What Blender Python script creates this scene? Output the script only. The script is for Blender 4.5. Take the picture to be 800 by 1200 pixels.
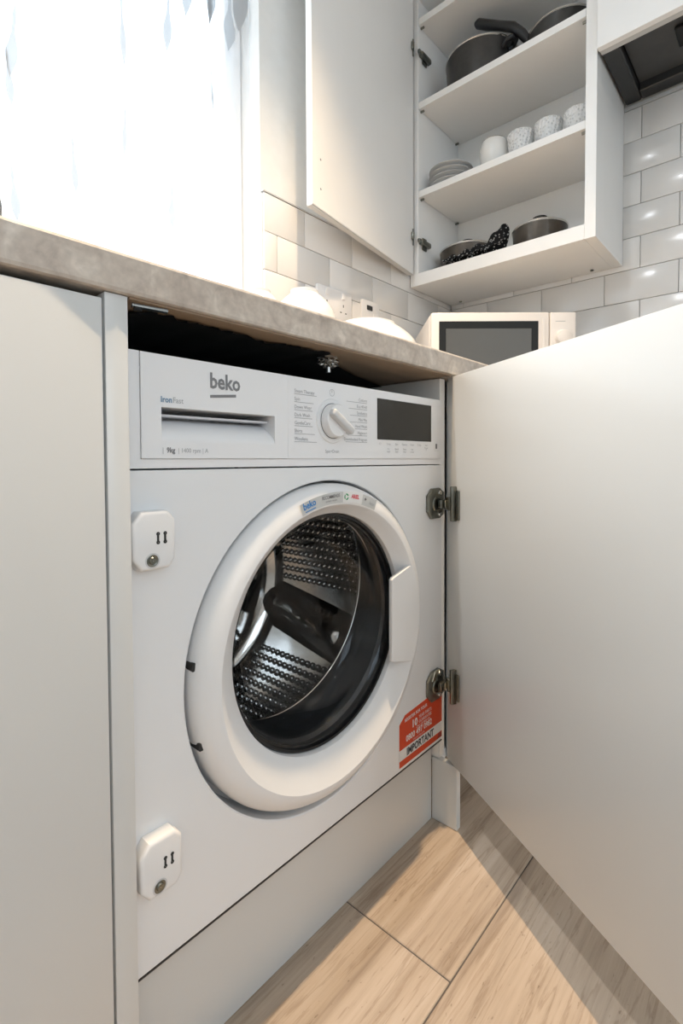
import bpy, bmesh, math, random
from mathutils import Matrix, Vector
random.seed(7)
for o in list(bpy.data.objects): bpy.data.objects.remove(o, do_unlink=True)
S = bpy.context.scene
COL = S.collection
PI = math.pi

# ------------------------------------------------------------------ camera
cam_d = bpy.data.cameras.new('camera'); cam = bpy.data.objects.new('camera', cam_d); COL.objects.link(cam)
CAMP = Vector((-.2169, -.4826, .6867)); YAW, PITCH, ROLL, FPX, PPY = 48.0115, -1.617, -.2488, 588.0, 556.27
yw, pt, rl = [math.radians(a) for a in (YAW, PITCH, ROLL)]
fw = Vector((math.sin(yw)*math.cos(pt), math.cos(yw)*math.cos(pt), math.sin(pt)))
rt = Vector((math.cos(yw), -math.sin(yw), 0)); up = rt.cross(fw)
rt2 = rt*math.cos(rl) + up*math.sin(rl); up2 = up*math.cos(rl) - rt*math.sin(rl)
cam.matrix_world = Matrix(((rt2.x, up2.x, -fw.x, CAMP.x), (rt2.y, up2.y, -fw.y, CAMP.y), (rt2.z, up2.z, -fw.z, CAMP.z), (0, 0, 0, 1)))
cam_d.sensor_fit = 'HORIZONTAL'; cam_d.sensor_width = 36; cam_d.lens = 36*FPX/800
cam_d.shift_y = -(600-PPY)/800; cam_d.clip_start = .01
S.camera = cam

# ------------------------------------------------------------------ daylight, exposure
SKY_STRENGTH = 3.5
W = bpy.data.worlds.new('daylight'); S.world = W; W.use_nodes = True
bg = W.node_tree.nodes['Background']; bg.inputs['Color'].default_value = (.75, .875, 1, 1); bg.inputs['Strength'].default_value = SKY_STRENGTH
S.view_settings.view_transform = 'Standard'; S.view_settings.look = 'None'
S.view_settings.exposure = 0.03; S.view_settings.gamma = 1; S.view_settings.use_curve_mapping = False
LAMP_POWER = 158.0        # the downlight above the washing machine
ROW_FILL_POWER = 68.0  # fill downlight added over the worktop
ROOM_FILL_POWER = 14.0        # each fill downlight added behind the camera
LAMP_COL = (1, .74, .47)
FILL_COL = (.91, .955, 1)  # colour of the added fill downlights
CEIL = 2.36
def portal(loc, rot, sx, sy):
    d = bpy.data.lights.new('window_daylight', 'AREA'); d.shape = 'RECTANGLE'; d.size = sx; d.size_y = sy
    d.cycles.is_portal = True
    o = bpy.data.objects.new('window_daylight', d); COL.objects.link(o); o.location = loc; o.rotation_euler = rot
portal((-.2, .70, 1.55), (-PI/2, 0, 0), 1.7, 1.2)
portal((-.3, -2.56, 1.55), (PI/2, 0, 0), 2.0, 1.3)  # daylight through the fill window added behind the camera

# ------------------------------------------------------------------ materials
MATS = {}
def mat(name, col, rough=.5, metal=0, coat=0, spec=.5, emit=None, estr=0, trans=0):
    m = bpy.data.materials.new(name); m.use_nodes = True; b = m.node_tree.nodes['Principled BSDF']
    b.inputs['Base Color'].default_value = (*col, 1); b.inputs['Roughness'].default_value = rough
    b.inputs['Metallic'].default_value = metal; b.inputs['Coat Weight'].default_value = coat
    b.inputs['Specular IOR Level'].default_value = spec
    b.inputs['Transmission Weight'].default_value = trans
    if emit: b.inputs['Emission Color'].default_value = (*emit, 1); b.inputs['Emission Strength'].default_value = estr
    MATS[name] = m; return m
def nodes(m): return m.node_tree.nodes, m.node_tree.links, m.node_tree.nodes['Principled BSDF']
def ramp(n, stops):
    r = n.new('ShaderNodeValToRGB'); e = r.color_ramp.elements
    while len(e) < len(stops): e.new(.5)
    for k, (p, c) in enumerate(stops): e[k].position = p; e[k].color = (*c, 1)
    return r
def grain(m, scale=60, amount=.04, bump=.0, stretch=(1, 1, 1)):
    """faint procedural mottling on an otherwise plain surface"""
    n, l, b = nodes(m); c = b.inputs['Base Color'].default_value[:3]
    tc = n.new('ShaderNodeTexCoord'); mp = n.new('ShaderNodeMapping'); mp.inputs['Scale'].default_value = stretch
    nz = n.new('ShaderNodeTexNoise'); nz.inputs['Scale'].default_value = scale; nz.inputs['Detail'].default_value = 3
    r = ramp(n, [(.3, tuple(x*(1-amount) for x in c)), (.7, tuple(min(1, x*(1+amount)) for x in c))])
    l.new(tc.outputs['Object'], mp.inputs['Vector']); l.new(mp.outputs['Vector'], nz.inputs['Vector'])
    l.new(nz.outputs['Fac'], r.inputs['Fac']); l.new(r.outputs['Color'], b.inputs['Base Color'])
    if bump:
        bp = n.new('ShaderNodeBump'); bp.inputs['Strength'].default_value = bump; bp.inputs['Distance'].default_value = .002
        l.new(nz.outputs['Fac'], bp.inputs['Height']); l.new(bp.outputs['Normal'], b.inputs['Normal'])
    return m
wall_paint = grain(mat('wall_paint', (.80, .795, .77), .8), 30, .02, .05)
ceiling_paint = grain(mat('ceiling_paint', (.88, .87, .85), .9), 30, .02)
lacquer = grain(mat('white_lacquer', (.67, .675, .662), .32, coat=.15), 4, .01)
melamine = grain(mat('white_melamine', (.87, .865, .845), .42), 6, .012)
shelf_white = grain(mat('shelf_melamine', (.86, .85, .825), .45), 6, .012)
washer_white = grain(mat('washer_enamel', (.83, .835, .84), .26, coat=.2), 5, .008)
plastic_white = grain(mat('white_plastic', (.82, .82, .82), .33), 5, .008)
fascia_white = grain(mat('fascia_plastic', (.84, .84, .845), .30), 5, .008)
pocket_white = mat('drawer_pocket_plastic', (.76, .77, .81), .4)
knob_grey = mat('knob_grey', (.62, .63, .64), .4)
print_grey = mat('print_grey', (.22, .22, .23), .6)
print_light = mat('print_light', (.42, .43, .44), .6)
print_dark = mat('print_dark', (.05, .05, .055), .5)
print_blue = mat('print_blue', (.03, .22, .55), .5)
print_bluegrey = mat('print_bluegrey', (.18, .30, .44), .5)
print_red = mat('print_red', (.65, .03, .06), .5)
print_green = mat('print_green', (.03, .32, .12), .5)
display_black = mat('display_black', (.012, .013, .012), .12)
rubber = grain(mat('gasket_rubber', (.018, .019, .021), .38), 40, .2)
rim_black = mat('porthole_black', (.010, .010, .011), .16)
steel = grain(mat('drum_steel', (.66, .65, .635), .09, 1), 25, .06)
steel_back = grain(mat('drum_back_steel', (.6, .59, .57), .12, 1), 25, .06)
bump_steel = mat('dimple_steel', (.42, .42, .42), .14, 1)
lifter_grey = mat('lifter_steel', (.42, .41, .39), .14, 1)
chrome = mat('chrome', (.78, .77, .75), .12, 1)
nickel = grain(mat('hinge_nickel', (.22, .225, .20), .32, 1), 80, .12)
nickel_l = mat('hinge_nickel_light', (.62, .58, .46), .25, 1)
screw_m = mat('screw_steel', (.55, .55, .54), .3, 1)
dark_hole = mat('dark_slot', (.03, .03, .03), .8)
black_void = grain(mat('black_film', (.010, .010, .011), .7), 30, .3)
brown_under = grain(mat('worktop_underside', (.30, .215, .145), .75), 40, .12, stretch=(.3, 1, 1))
foil = mat('crumpled_foil', (.30, .29, .27), .25, 1)
sticker_grey = mat('sticker_silver', (.60, .60, .58), .4)
sticker_white = mat('sticker_white', (.80, .79, .77), .45)
sticker_red = mat('sticker_red', (.64, .055, .008), .42)
sticker_darkred = mat('sticker_darkred', (.33, .02, .012), .42)
ceramic = grain(mat('white_ceramic', (.80, .785, .75), .2, coat=.3), 5, .01)
ceramic_grey = grain(mat('grey_ceramic', (.62, .62, .61), .25), 5, .03)
pan_dark = grain(mat('pan_anodised', (.050, .047, .044), .34, .4), 60, .1)
pan_bronze = grain(mat('pan_bronze', (.105, .088, .072), .32, .6), 60, .1)
pan_rim = mat('pan_rim_steel', (.75, .73, .69), .2, 1)
handle_black = mat('handle_black', (.012, .012, .013), .4)
hood_dark = grain(mat('hood_dark_grey', (.030, .031, .031), .42), 30, .1)
hood_mid = grain(mat('hood_filter_grey', (.055, .056, .056), .45), 30, .1)
mw_white = grain(mat('microwave_white', (.74, .70, .655), .35), 6, .01)
mw_black = mat('microwave_black', (.014, .015, .015), .45, spec=.2)
mw_glass = mat('microwave_glass', (.085, .086, .082), .3, spec=.3)
upvc = mat('upvc_white', (.85, .86, .87), .35)
grout = grain(mat('tile_grout', (.69, .675, .65), .85), 60, .05)
fgrout = grain(mat('floor_grout', (.12, .10, .085), .9), 60, .1)
trim_grey = mat('tile_trim_grey', (.55, .55, .54), .4)
lamp_glow = mat('lamp_glow', (1, .9, .75), .5, emit=(1, .82, .6), estr=8)
socket_white = mat('socket_white', (.82, .81, .80), .35)

# wall tile: glossy cream-white with a slight tone of its own per tile
tile_m = mat('wall_tile_glaze', (.82, .80, .77), .2, coat=.1)
n, l, b = nodes(tile_m)
oi = n.new('ShaderNodeObjectInfo'); r = ramp(n, [(0, (.73, .715, .69)), (1, (.785, .77, .745))])
l.new(oi.outputs['Random'], r.inputs['Fac']); l.new(r.outputs['Color'], b.inputs['Base Color'])
tc = n.new('ShaderNodeTexCoord'); nz = n.new('ShaderNodeTexNoise'); nz.inputs['Scale'].default_value = 14
bp = n.new('ShaderNodeBump'); bp.inputs['Strength'].default_value = .12; bp.inputs['Distance'].default_value = .004
l.new(tc.outputs['Object'], nz.inputs['Vector']); l.new(nz.outputs['Fac'], bp.inputs['Height']); l.new(bp.outputs['Normal'], b.inputs['Normal'])

# floor tile: travertine veins along the plank
floor_m = mat('travertine_tile', (.5, .4, .3), .38, coat=.08)
n, l, b = nodes(floor_m)
oi = n.new('ShaderNodeObjectInfo'); tc = n.new('ShaderNodeTexCoord')
off = n.new('ShaderNodeVectorMath'); off.operation = 'MULTIPLY_ADD'; off.inputs[1].default_value = (7, 7, 7)
l.new(oi.outputs['Random'], off.inputs[0]); l.new(tc.outputs['Object'], off.inputs[2])
def mapped(scale, rot=0):
    mp = n.new('ShaderNodeMapping'); mp.inputs['Scale'].default_value = scale; mp.inputs['Rotation'].default_value = (0, 0, rot)
    l.new(off.outputs[0], mp.inputs['Vector']); return mp
nz = n.new('ShaderNodeTexNoise'); nz.inputs['Scale'].default_value = 1; nz.inputs['Detail'].default_value = 9; nz.inputs['Roughness'].default_value = .68; nz.inputs['Distortion'].default_value = .15
l.new(mapped((1.9, 40, 1), .03).outputs[0], nz.inputs['Vector'])
r1 = ramp(n, [(.28, (.29, .218, .162)), (.44, (.44, .346, .262)), (.56, (.51, .408, .316)), (.72, (.56, .472, .385))])
l.new(nz.outputs['Fac'], r1.inputs['Fac'])
nz2 = n.new('ShaderNodeTexNoise'); nz2.inputs['Scale'].default_value = 1; nz2.inputs['Detail'].default_value = 7; nz2.inputs['Roughness'].default_value = .6; nz2.inputs['Distortion'].default_value = .2
l.new(mapped((1.2, 19, 1), .04).outputs[0], nz2.inputs['Vector'])
r2 = ramp(n, [(.455, (1, 1, 1)), (.478, (.62, .56, .5)), (.486, (.97, .96, .95)), (.56, (1.0, 1.0, 1.0)), (.574, (.72, .66, .6)), (.60, (1, 1, 1))])
l.new(nz2.outputs['Fac'], r2.inputs['Fac'])
mx = n.new('ShaderNodeMixRGB'); mx.blend_type = 'MULTIPLY'; mx.inputs[0].default_value = .6
l.new(r1.outputs['Color'], mx.inputs[1]); l.new(r2.outputs['Color'], mx.inputs[2])
vz = n.new('ShaderNodeTexNoise'); vz.inputs['Scale'].default_value = 1; vz.inputs['Detail'].default_value = 2
l.new(mapped((90, 190, 1)).outputs[0], vz.inputs['Vector'])
r3 = ramp(n, [(.70, (1, 1, 1)), (.76, (.45, .4, .36))]); l.new(vz.outputs['Fac'], r3.inputs['Fac'])
mx2 = n.new('ShaderNodeMixRGB'); mx2.blend_type = 'MULTIPLY'; mx2.inputs[0].default_value = .6
l.new(mx.outputs[0], mx2.inputs[1]); l.new(r3.outputs['Color'], mx2.inputs[2]); l.new(mx2.outputs[0], b.inputs['Base Color'])

# worktop laminate: mottled beige stone print
worktop_m = mat('worktop_laminate', (.4, .35, .3), .45)
n, l, b = nodes(worktop_m)
tc = n.new('ShaderNodeTexCoord')
nz = n.new('ShaderNodeTexNoise'); nz.inputs['Scale'].default_value = 30; nz.inputs['Detail'].default_value = 8; nz.inputs['Distortion'].default_value = 1.2
l.new(tc.outputs['Object'], nz.inputs['Vector'])
r1 = ramp(n, [(.28, (.40, .345, .30)), (.46, (.53, .465, .405)), (.6, (.59, .53, .465)), (.72, (.69, .63, .56))])
l.new(nz.outputs['Fac'], r1.inputs['Fac'])
nz2 = n.new('ShaderNodeTexNoise'); nz2.inputs['Scale'].default_value = 130; nz2.inputs['Detail'].default_value = 3
l.new(tc.outputs['Object'], nz2.inputs['Vector'])
r2 = ramp(n, [(.3, (.86, .85, .84)), (.7, (1.05, 1.04, 1.03))]); l.new(nz2.outputs['Fac'], r2.inputs['Fac'])
mx = n.new('ShaderNodeMixRGB'); mx.blend_type = 'MULTIPLY'; mx.inputs[0].default_value = 1
l.new(r1.outputs['Color'], mx.inputs[1]); l.new(r2.outputs['Color'], mx.inputs[2]); l.new(mx.outputs[0], b.inputs['Base Color'])

def thin_glass(name, tint, refl=.06, rough=.0, ior=1.45):
    """pane or bowl glass: lets light straight through, mirrors by Fresnel"""
    m = bpy.data.materials.new(name); m.use_nodes = True; n, l = m.node_tree.nodes, m.node_tree.links
    n.remove(n['Principled BSDF']); out = n['Material Output']
    t = n.new('ShaderNodeBsdfTransparent'); t.inputs[0].default_value = (*tint, 1)
    g = n.new('ShaderNodeBsdfGlossy'); g.inputs['Roughness'].default_value = rough
    lw = n.new('ShaderNodeLayerWeight'); lw.inputs['Blend'].default_value = .5
    pw = n.new('ShaderNodeMath'); pw.operation = 'POWER'; pw.inputs[1].default_value = 5; l.new(lw.outputs['Facing'], pw.inputs[0])
    r0 = ((ior-1)/(ior+1))**2
    f = n.new('ShaderNodeMath'); f.operation = 'MULTIPLY_ADD'; f.inputs[1].default_value = 1-r0; f.inputs[2].default_value = r0; l.new(pw.outputs[0], f.inputs[0])
    mixs = n.new('ShaderNodeMixShader'); l.new(f.outputs[0], mixs.inputs[0]); l.new(t.outputs[0], mixs.inputs[1]); l.new(g.outputs[0], mixs.inputs[2])
    l.new(mixs.outputs[0], out.inputs['Surface']); return m
bowl_glass = thin_glass('porthole_glass', (.93, .93, .93))
pane_glass = thin_glass('window_glass', (.97, .98, .98))
cut_glass = thin_glass('cut_glass', (.97, .97, .97), rough=.12, ior=1.5)
_n, _l = cut_glass.node_tree.nodes, cut_glass.node_tree.links      # frosted cut pattern scatters part of the light
_o = _n['Material Output']; _src = _o.inputs['Surface'].links[0].from_socket
_d = _n.new('ShaderNodeBsdfDiffuse'); _d.inputs[0].default_value = (.92, .92, .91, 1); _m = _n.new('ShaderNodeMixShader')
_v = _n.new('ShaderNodeTexVoronoi'); _v.inputs['Scale'].default_value = 130; _c = _n.new('ShaderNodeTexCoord'); _l.new(_c.outputs['Object'], _v.inputs['Vector'])
_r = ramp(_n, [(.15, (.34, .34, .34)), (.5, (.60, .60, .60))]); _l.new(_v.outputs['Distance'], _r.inputs['Fac']); _l.new(_r.outputs['Color'], _m.inputs[0])
_l.new(_src, _m.inputs[1]); _l.new(_d.outputs[0], _m.inputs[2]); _l.new(_m.outputs[0], _o.inputs['Surface'])
def fabric(name, col, opac):
    m = bpy.data.materials.new(name); m.use_nodes = True; n, l = m.node_tree.nodes, m.node_tree.links
    n.remove(n['Principled BSDF']); out = n['Material Output']
    t = n.new('ShaderNodeBsdfTransparent'); d = n.new('ShaderNodeBsdfDiffuse'); d.inputs[0].default_value = (*col, 1)
    tl = n.new('ShaderNodeBsdfTranslucent'); tl.inputs[0].default_value = (*col, 1)
    a = n.new('ShaderNodeMixShader'); a.inputs[0].default_value = .5; l.new(d.outputs[0], a.inputs[1]); l.new(tl.outputs[0], a.inputs[2])
    c = n.new('ShaderNodeMixShader'); c.inputs[0].default_value = opac; l.new(t.outputs[0], c.inputs[1]); l.new(a.outputs[0], c.inputs[2])
    l.new(c.outputs[0], out.inputs['Surface']); return m
voile = fabric('net_voile', (.92, .93, .94), .30)
voile_leaf = fabric('net_leaf_weave', (.46, .465, .47), .955)
# black and white checked cloth
cloth_m = mat('checked_cloth', (.05, .05, .05), .9)
n, l, b = nodes(cloth_m); tc = n.new('ShaderNodeTexCoord'); ck = n.new('ShaderNodeTexChecker'); ck.inputs['Scale'].default_value = 95
ck.inputs['Color1'].default_value = (.012, .012, .013, 1); ck.inputs['Color2'].default_value = (.012, .012, .013, 1)
vo = n.new('ShaderNodeTexVoronoi'); vo.inputs['Scale'].default_value = 120; rr = ramp(n, [(.26, (.55, .54, .52)), (.36, (.013, .013, .014))])
l.new(tc.outputs['Object'], vo.inputs['Vector']); l.new(vo.outputs['Distance'], rr.inputs['Fac']); l.new(rr.outputs['Color'], b.inputs['Base Color'])

# ------------------------------------------------------------------ builders
WORLD = {}                       # world position of every object (no parent is ever rotated)
T = [Matrix.Identity(4)]         # current transform applied to vertices
def tag(o, label=None, cat=None, group=None, kind=None):
    if label: o['label'] = label
    if cat: o['category'] = cat
    if group: o['group'] = group
    if kind: o['kind'] = kind
    return o
def thing(name, loc, label, cat, group=None):
    o = bpy.data.objects.new(name, None); COL.objects.link(o); o.empty_display_size = .05
    o.location = loc; WORLD[o] = Vector(loc); return tag(o, label, cat, group)
def link(name, me, mt, parent=None, smooth=False, origin=None):
    me.materials.clear(); me.materials.append(mt)
    if origin is None:
        xs = [v.co for v in me.vertices]
        lo = Vector([min(c[i] for c in xs) for i in range(3)]); hi = Vector([max(c[i] for c in xs) for i in range(3)])
        origin = (lo+hi)/2 if parent else Vector(((lo.x+hi.x)/2, (lo.y+hi.y)/2, lo.z))
    me.transform(Matrix.Translation(-origin))
    if smooth:
        for p in me.polygons: p.use_smooth = True
        if smooth != 'all': me.set_sharp_from_angle(angle=math.radians(smooth if smooth is not True else 35))
    o = bpy.data.objects.new(name, me); COL.objects.link(o); WORLD[o] = origin.copy()
    if parent: o.parent = parent; o.location = origin - WORLD[parent]
    else: o.location = origin
    return o
def finish(name, bm, mt, parent=None, smooth=False):
    bmesh.ops.recalc_face_normals(bm, faces=bm.faces)
    bm.transform(T[-1]); me = bpy.data.meshes.new(name); bm.to_mesh(me); bm.free()
    return link(name, me, mt, parent, smooth)
def add_box(bm, x0, x1, y0, y1, z0, z1, bev=0, seg=1):
    g = bmesh.ops.create_cube(bm, size=1)
    vs = g['verts']
    for v in vs: v.co = Vector((x0+(v.co.x+.5)*(x1-x0), y0+(v.co.y+.5)*(y1-y0), z0+(v.co.z+.5)*(z1-z0)))
    if bev:
        es = list({e for v in vs for e in v.link_edges})
        bmesh.ops.bevel(bm, geom=es, offset=bev, segments=seg, affect='EDGES', profile=.5)
def box(name, x0, x1, y0, y1, z0, z1, mt, parent=None, bev=0, seg=1, smooth=False):
    bm = bmesh.new(); add_box(bm, x0, x1, y0, y1, z0, z1, bev, seg); return finish(name, bm, mt, parent, smooth or (40 if bev and seg > 1 else False))
def add_rings(bm, rings, close=True, cap0=False, cap1=False):
    R = [[bm.verts.new(p) for p in ring] for ring in rings]; N = len(R[0])
    for a, c in zip(R, R[1:]):
        for i in range(N if close else N-1):
            j = (i+1) % N; bm.faces.new((a[i], a[j], c[j], c[i]))
    if cap0: bm.faces.new(R[0])
    if cap1: bm.faces.new(R[-1][::-1])
    return R
def circ_y(cx, cz, y, R, N=96):          # a circle facing the room (axis along y)
    return [(cx+R*math.cos(2*PI*i/N), y, cz+R*math.sin(2*PI*i/N)) for i in range(N)]
def circ_z(cx, cy, z, R, N=48):
    return [(cx+R*math.cos(2*PI*i/N), cy+R*math.sin(2*PI*i/N), z) for i in range(N)]
def loft(name, rings, mt, parent=None, cap0=False, cap1=False, smooth=35):
    bm = bmesh.new(); add_rings(bm, rings, True, cap0, cap1); return finish(name, bm, mt, parent, smooth)
def lathe(name, prof, c, mt, parent=None, N=48, cap0=True, cap1=False, smooth=40):
    return loft(name, [circ_z(c[0], c[1], c[2]+z, max(r_, 1e-4), N) for r_, z in prof], mt, parent, cap0, cap1, smooth)
def prism_y(name, pts, y0, y1, mt, parent=None, bev=0, seg=1, smooth=False):   # polygon in x,z extruded along y
    bm = bmesh.new(); add_rings(bm, [[(x, y0, z) for x, z in pts], [(x, y1, z) for x, z in pts]], True, True, True)
    if bev:
        bmesh.ops.recalc_face_normals(bm, faces=bm.faces)
        es = [e for e in bm.edges if all(abs(v.co.y-y0) < 1e-6 for v in e.verts)]
        bmesh.ops.bevel(bm, geom=es, offset=bev, segments=seg, affect='EDGES', profile=.5)
    return finish(name, bm, mt, parent, smooth)
def add_tube(bm, path, rad, N=10, cap=True):
    path = [Vector(p) for p in path]; rad = rad if isinstance(rad, (list, tuple)) else [rad]*len(path); rings = []
    for i, p in enumerate(path):
        d = (path[min(i+1, len(path)-1)] - path[max(i-1, 0)]).normalized()
        a = d.cross(Vector((0, 0, 1)) if abs(d.z) < .95 else Vector((1, 0, 0))).normalized(); c = d.cross(a)
        rings.append([p + a*rad[i]*math.cos(2*PI*k/N) + c*rad[i]*math.sin(2*PI*k/N) for k in range(N)])
    add_rings(bm, rings, True, cap, cap)
def tube(name, path, rad, mt, parent=None, N=10):
    bm = bmesh.new(); add_tube(bm, path, rad, N); return finish(name, bm, mt, parent, 50)
DG = None
def text(name, body, size, x, z, y, mt, parent, align='LEFT', rot=0, bold=0, sx=1.0, spacing=1.0):
    """flat lettering on a surface that faces -y"""
    cu = bpy.data.curves.new(name, 'FONT'); cu.body = body; cu.size = size; cu.align_x = align; cu.resolution_u = 2
    cu.offset = bold; cu.space_character = spacing; cu.fill_mode = 'BOTH'
    o = bpy.data.objects.new(name, cu); COL.objects.link(o)
    me = bpy.data.meshes.new_from_object(o); bpy.data.objects.remove(o, do_unlink=True); bpy.data.curves.remove(cu)
    me.transform(Matrix.Translation((x, y, z)) @ Matrix.Rotation(rot, 4, 'Y') @ Matrix.Rotation(PI/2, 4, 'X') @ Matrix.Scale(sx, 4, (1, 0, 0)))
    me.transform(T[-1]); me.name = name
    return link(name, me, mt, parent)
def copy_tree(o, delta, parent=None, label=None):
    c = o.copy(); COL.objects.link(c); c.parent = parent
    if parent is None: c.location = o.location + Vector(delta)
    for ch in list(o.children): copy_tree(ch, delta, c)
    if label: c['label'] = label
    return c

# ================================================================== SETTING
XW, YW = 1.549, .53             # right wall face, back wall face
XL, YF = -1.9, -2.4
WT0, WT1, WTF = .8416, .8793, -.023
# floor slab (grout) and travertine tiles
fl = box('floor', XL, XW, YF, YW, -.03, -.0015, fgrout); tag(fl, kind='structure')
TW, TH, G = .600, .300, .0022
tile_mesh = {}
def floor_tile(x0, x1, y0, y1):
    key = (round(x1-x0, 3), round(y1-y0, 3))
    bm = bmesh.new(); add_box(bm, x0, x1, y0, y1, -.012, 0, .0009)
    if key in tile_mesh:
        bm.free(); me = tile_mesh[key]; o = bpy.data.objects.new('floor_tile', me); COL.objects.link(o)
        o.parent = fl; o.location = Vector(((x0+x1)/2, (y0+y1)/2, -.006)) - WORLD[fl]
    else:
        o = finish('floor_tile', bm, floor_m, fl); tile_mesh[key] = o.data
row = 0
y = .142
while y > YF+.01:
    y0 = max(y-TH, YF)
    x = .354 - (0 if row % 2 == 0 else TW/2)
    while x > XL: x -= TW
    while x < XW-.01:
        floor_tile(max(x, XL)+G/2, min(x+TW, XW)-G/2, y0+G/2, y-G/2); x += TW
    y = y0; row += 1
cl = box('ceiling', XL-.1, XW+.1, YF-.1, YW+.12, CEIL, CEIL+.08, ceiling_paint); tag(cl, kind='structure')
# walls
WX0, WX1, WZ0, WZ1 = -1.05, .606, 1.0, 2.12
bm = bmesh.new()
for a in ((XL-.1, WX0, YW, YW+.12, -.03, CEIL), (WX1, XW+.1, YW, YW+.12, -.03, CEIL), (WX0, WX1, YW, YW+.12, -.03, WZ0), (WX0, WX1, YW, YW+.12, WZ1, CEIL)): add_box(bm, *a)
wall_back = tag(finish('wall_back', bm, wall_paint), kind='structure')
wall_right = tag(box('wall_right', XW, XW+.1, YF, YW, -.03, CEIL, wall_paint), kind='structure')
wall_left = tag(box('wall_left', XL-.1, XL, YF, YW, -.03, CEIL, wall_paint), kind='structure')
PX0, PX1, PZ0, PZ1 = -1.2, .6, .95, 2.15  # opening for the added fill window
bm = bmesh.new()
for a in ((XL-.1, PX0, YF-.1, YF, -.03, CEIL), (PX1, XW+.1, YF-.1, YF, -.03, CEIL), (PX0, PX1, YF-.1, YF, PZ1, CEIL), (PX0, PX1, YF-.1, YF, -.03, PZ0)): add_box(bm, *a)
tag(finish('wall_front', bm, wall_paint), kind='structure')
# window behind the worktop
def window(name, x0, x1, y0, y1, z0, z1, mullions):
    bm = bmesh.new(); t = .055
    for a in ((x0, x1, y0, y1, z0, z0+t), (x0, x1, y0, y1, z1-t, z1), (x0, x0+t, y0, y1, z0+t, z1-t), (x1-t, x1, y0, y1, z0+t, z1-t)): add_box(bm, *a, .004)
    for m in mullions: add_box(bm, m-t/2, m+t/2, y0, y1, z0+t, z1-t, .004)
    f = tag(finish(name, bm, upvc), kind='structure')
    xs = [x0+t] + [m for mm in mullions for m in (mm-t/2, mm+t/2)] + [x1-t]
    for i in range(0, len(xs), 2): box('pane', xs[i], xs[i+1], (y0+y1)/2-.003, (y0+y1)/2+.003, z0+t, z1-t, pane_glass, f)
    return f
w1 = window('window_1', WX0+.002, WX1-.002, YW+.07, YW+.115, WZ0+.002, WZ1-.002, [-.5])
window('fill_window', PX0+.002, PX1-.002, YF-.09, YF-.03, PZ0+.002, PZ1-.002, [-.3])  # added behind the camera to give the unit fronts soft fill
tag(box('trim_1', WX0+.002, WX1-.002, YW-.004, YW+.068, WZ0+.0005, WZ0+.02, upvc, bev=.004), kind='structure')   # sill board
# tiled splashback: one object per tile
def wall_tiles(parent, a0, a1, z0, z1, start, to_world, name='wall_tile'):
    """tiles 200 x 100 in running bond; a runs along the wall, to_world maps (a, depth, z)"""
    TL, TT, g, d = .198, .0965, .0013, .007
    meshes = {}
    z, rw = z1, 0
    while z > z0+.004:
        zb = max(z-TT, z0); a = start - (TL/2 if rw % 2 else 0)
        while a > a0: a -= TL
        while a < a1-.004:
            p0, p1 = max(a, a0)+g/2, min(a+TL, a1)-g/2
            if p1-p0 > .004:
                c = to_world((p0+p1)/2, d/2, (zb+z)/2); key = (round(p1-p0, 4), round(z-zb, 4))
                if key not in meshes:
                    bm = bmesh.new(); p = [to_world(p0, 0, zb+g/2), to_world(p1, d, z-g/2)]
                    add_box(bm, min(p[0][0], p[1][0]), max(p[0][0], p[1][0]), min(p[0][1], p[1][1]), max(p[0][1], p[1][1]), zb+g/2, z-g/2, .0016, 2)
                    meshes[key] = finish(name, bm, tile_m, parent, 40).data
                else:
                    o = bpy.data.objects.new(name, meshes[key]); COL.objects.link(o); o.parent = parent; o.location = Vector(c) - WORLD[parent]
            a += TL
        z = zb; rw += 1
bk = box('grout_bed', WX1+.001, XW, YW-.004, YW, WT1, 1.366, grout, wall_back)
wall_tiles(wall_back, WX1+.002, XW-.011, WT1+.001, 1.366, .552, lambda a, d, z: (a, YW-.004-d, z))
box('tile_trim', WX1, XW-.012, YW-.0125, YW, 1.3665, 1.370, trim_grey, wall_back)
box('grout_bed', XW-.004, XW, -1.3, YW-.012, WT1, 1.765, grout, wall_right)
wall_tiles(wall_right, -1.3, YW-.012, WT1+.001, 1.752, -.127, lambda a, d, z: (XW-.004-d, a, z))
box('tile_trim', XW-.0125, XW, -1.3, -.081, 1.7525, 1.757, trim_grey, wall_right)

# net curtain with woven leaves, hung just behind the wall face
cur = thing('net_curtain', (-.22, YW+.03, 1.03), 'white net curtain with woven leaf motifs over the bright window', 'curtain')
def cur_y(x): return YW+.032 + .009*math.sin(x*38) + .005*math.sin(x*91+1)
bm = bmesh.new(); cols = []
NX = 170
for i in range(NX+1):
    x = WX0+.012 + (WX1-.016-WX0-.008)*i/NX
    cols.append([bm.verts.new((x, cur_y(x), z)) for z in (1.022, 1.4, 1.8, 2.095)])
for a, c in zip(cols, cols[1:]):
    for k in range(3): bm.faces.new((a[k], c[k], c[k+1], a[k+1]))
finish('voile', bm, voile, cur, 'all')
tube('curtain_rod', [(WX0+.004, YW+.032, 2.10), (WX1-.004, YW+.032, 2.10)], .006, upvc, cur)
def leaf(x, z, h, w, lean=0):
    bm = bmesh.new(); L, R = [], []
    for k in range(9):
        t = k/8; ww = w*math.sin(PI*t)**.8*(.6+.4*math.sin(7*t)); zz = z-h/2+h*t; xx = x+lean*(t-.5)
        L.append(bm.verts.new((xx-ww/2-.0005, cur_y(xx-ww/2)-.0025, zz))); R.append(bm.verts.new((xx+ww/2+.0005, cur_y(xx+ww/2)-.0025, zz)))
    for k in range(8): bm.faces.new((L[k], R[k], R[k+1], L[k+1]))
    finish('woven_leaf', bm, voile_leaf, cur, 'all')
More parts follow.
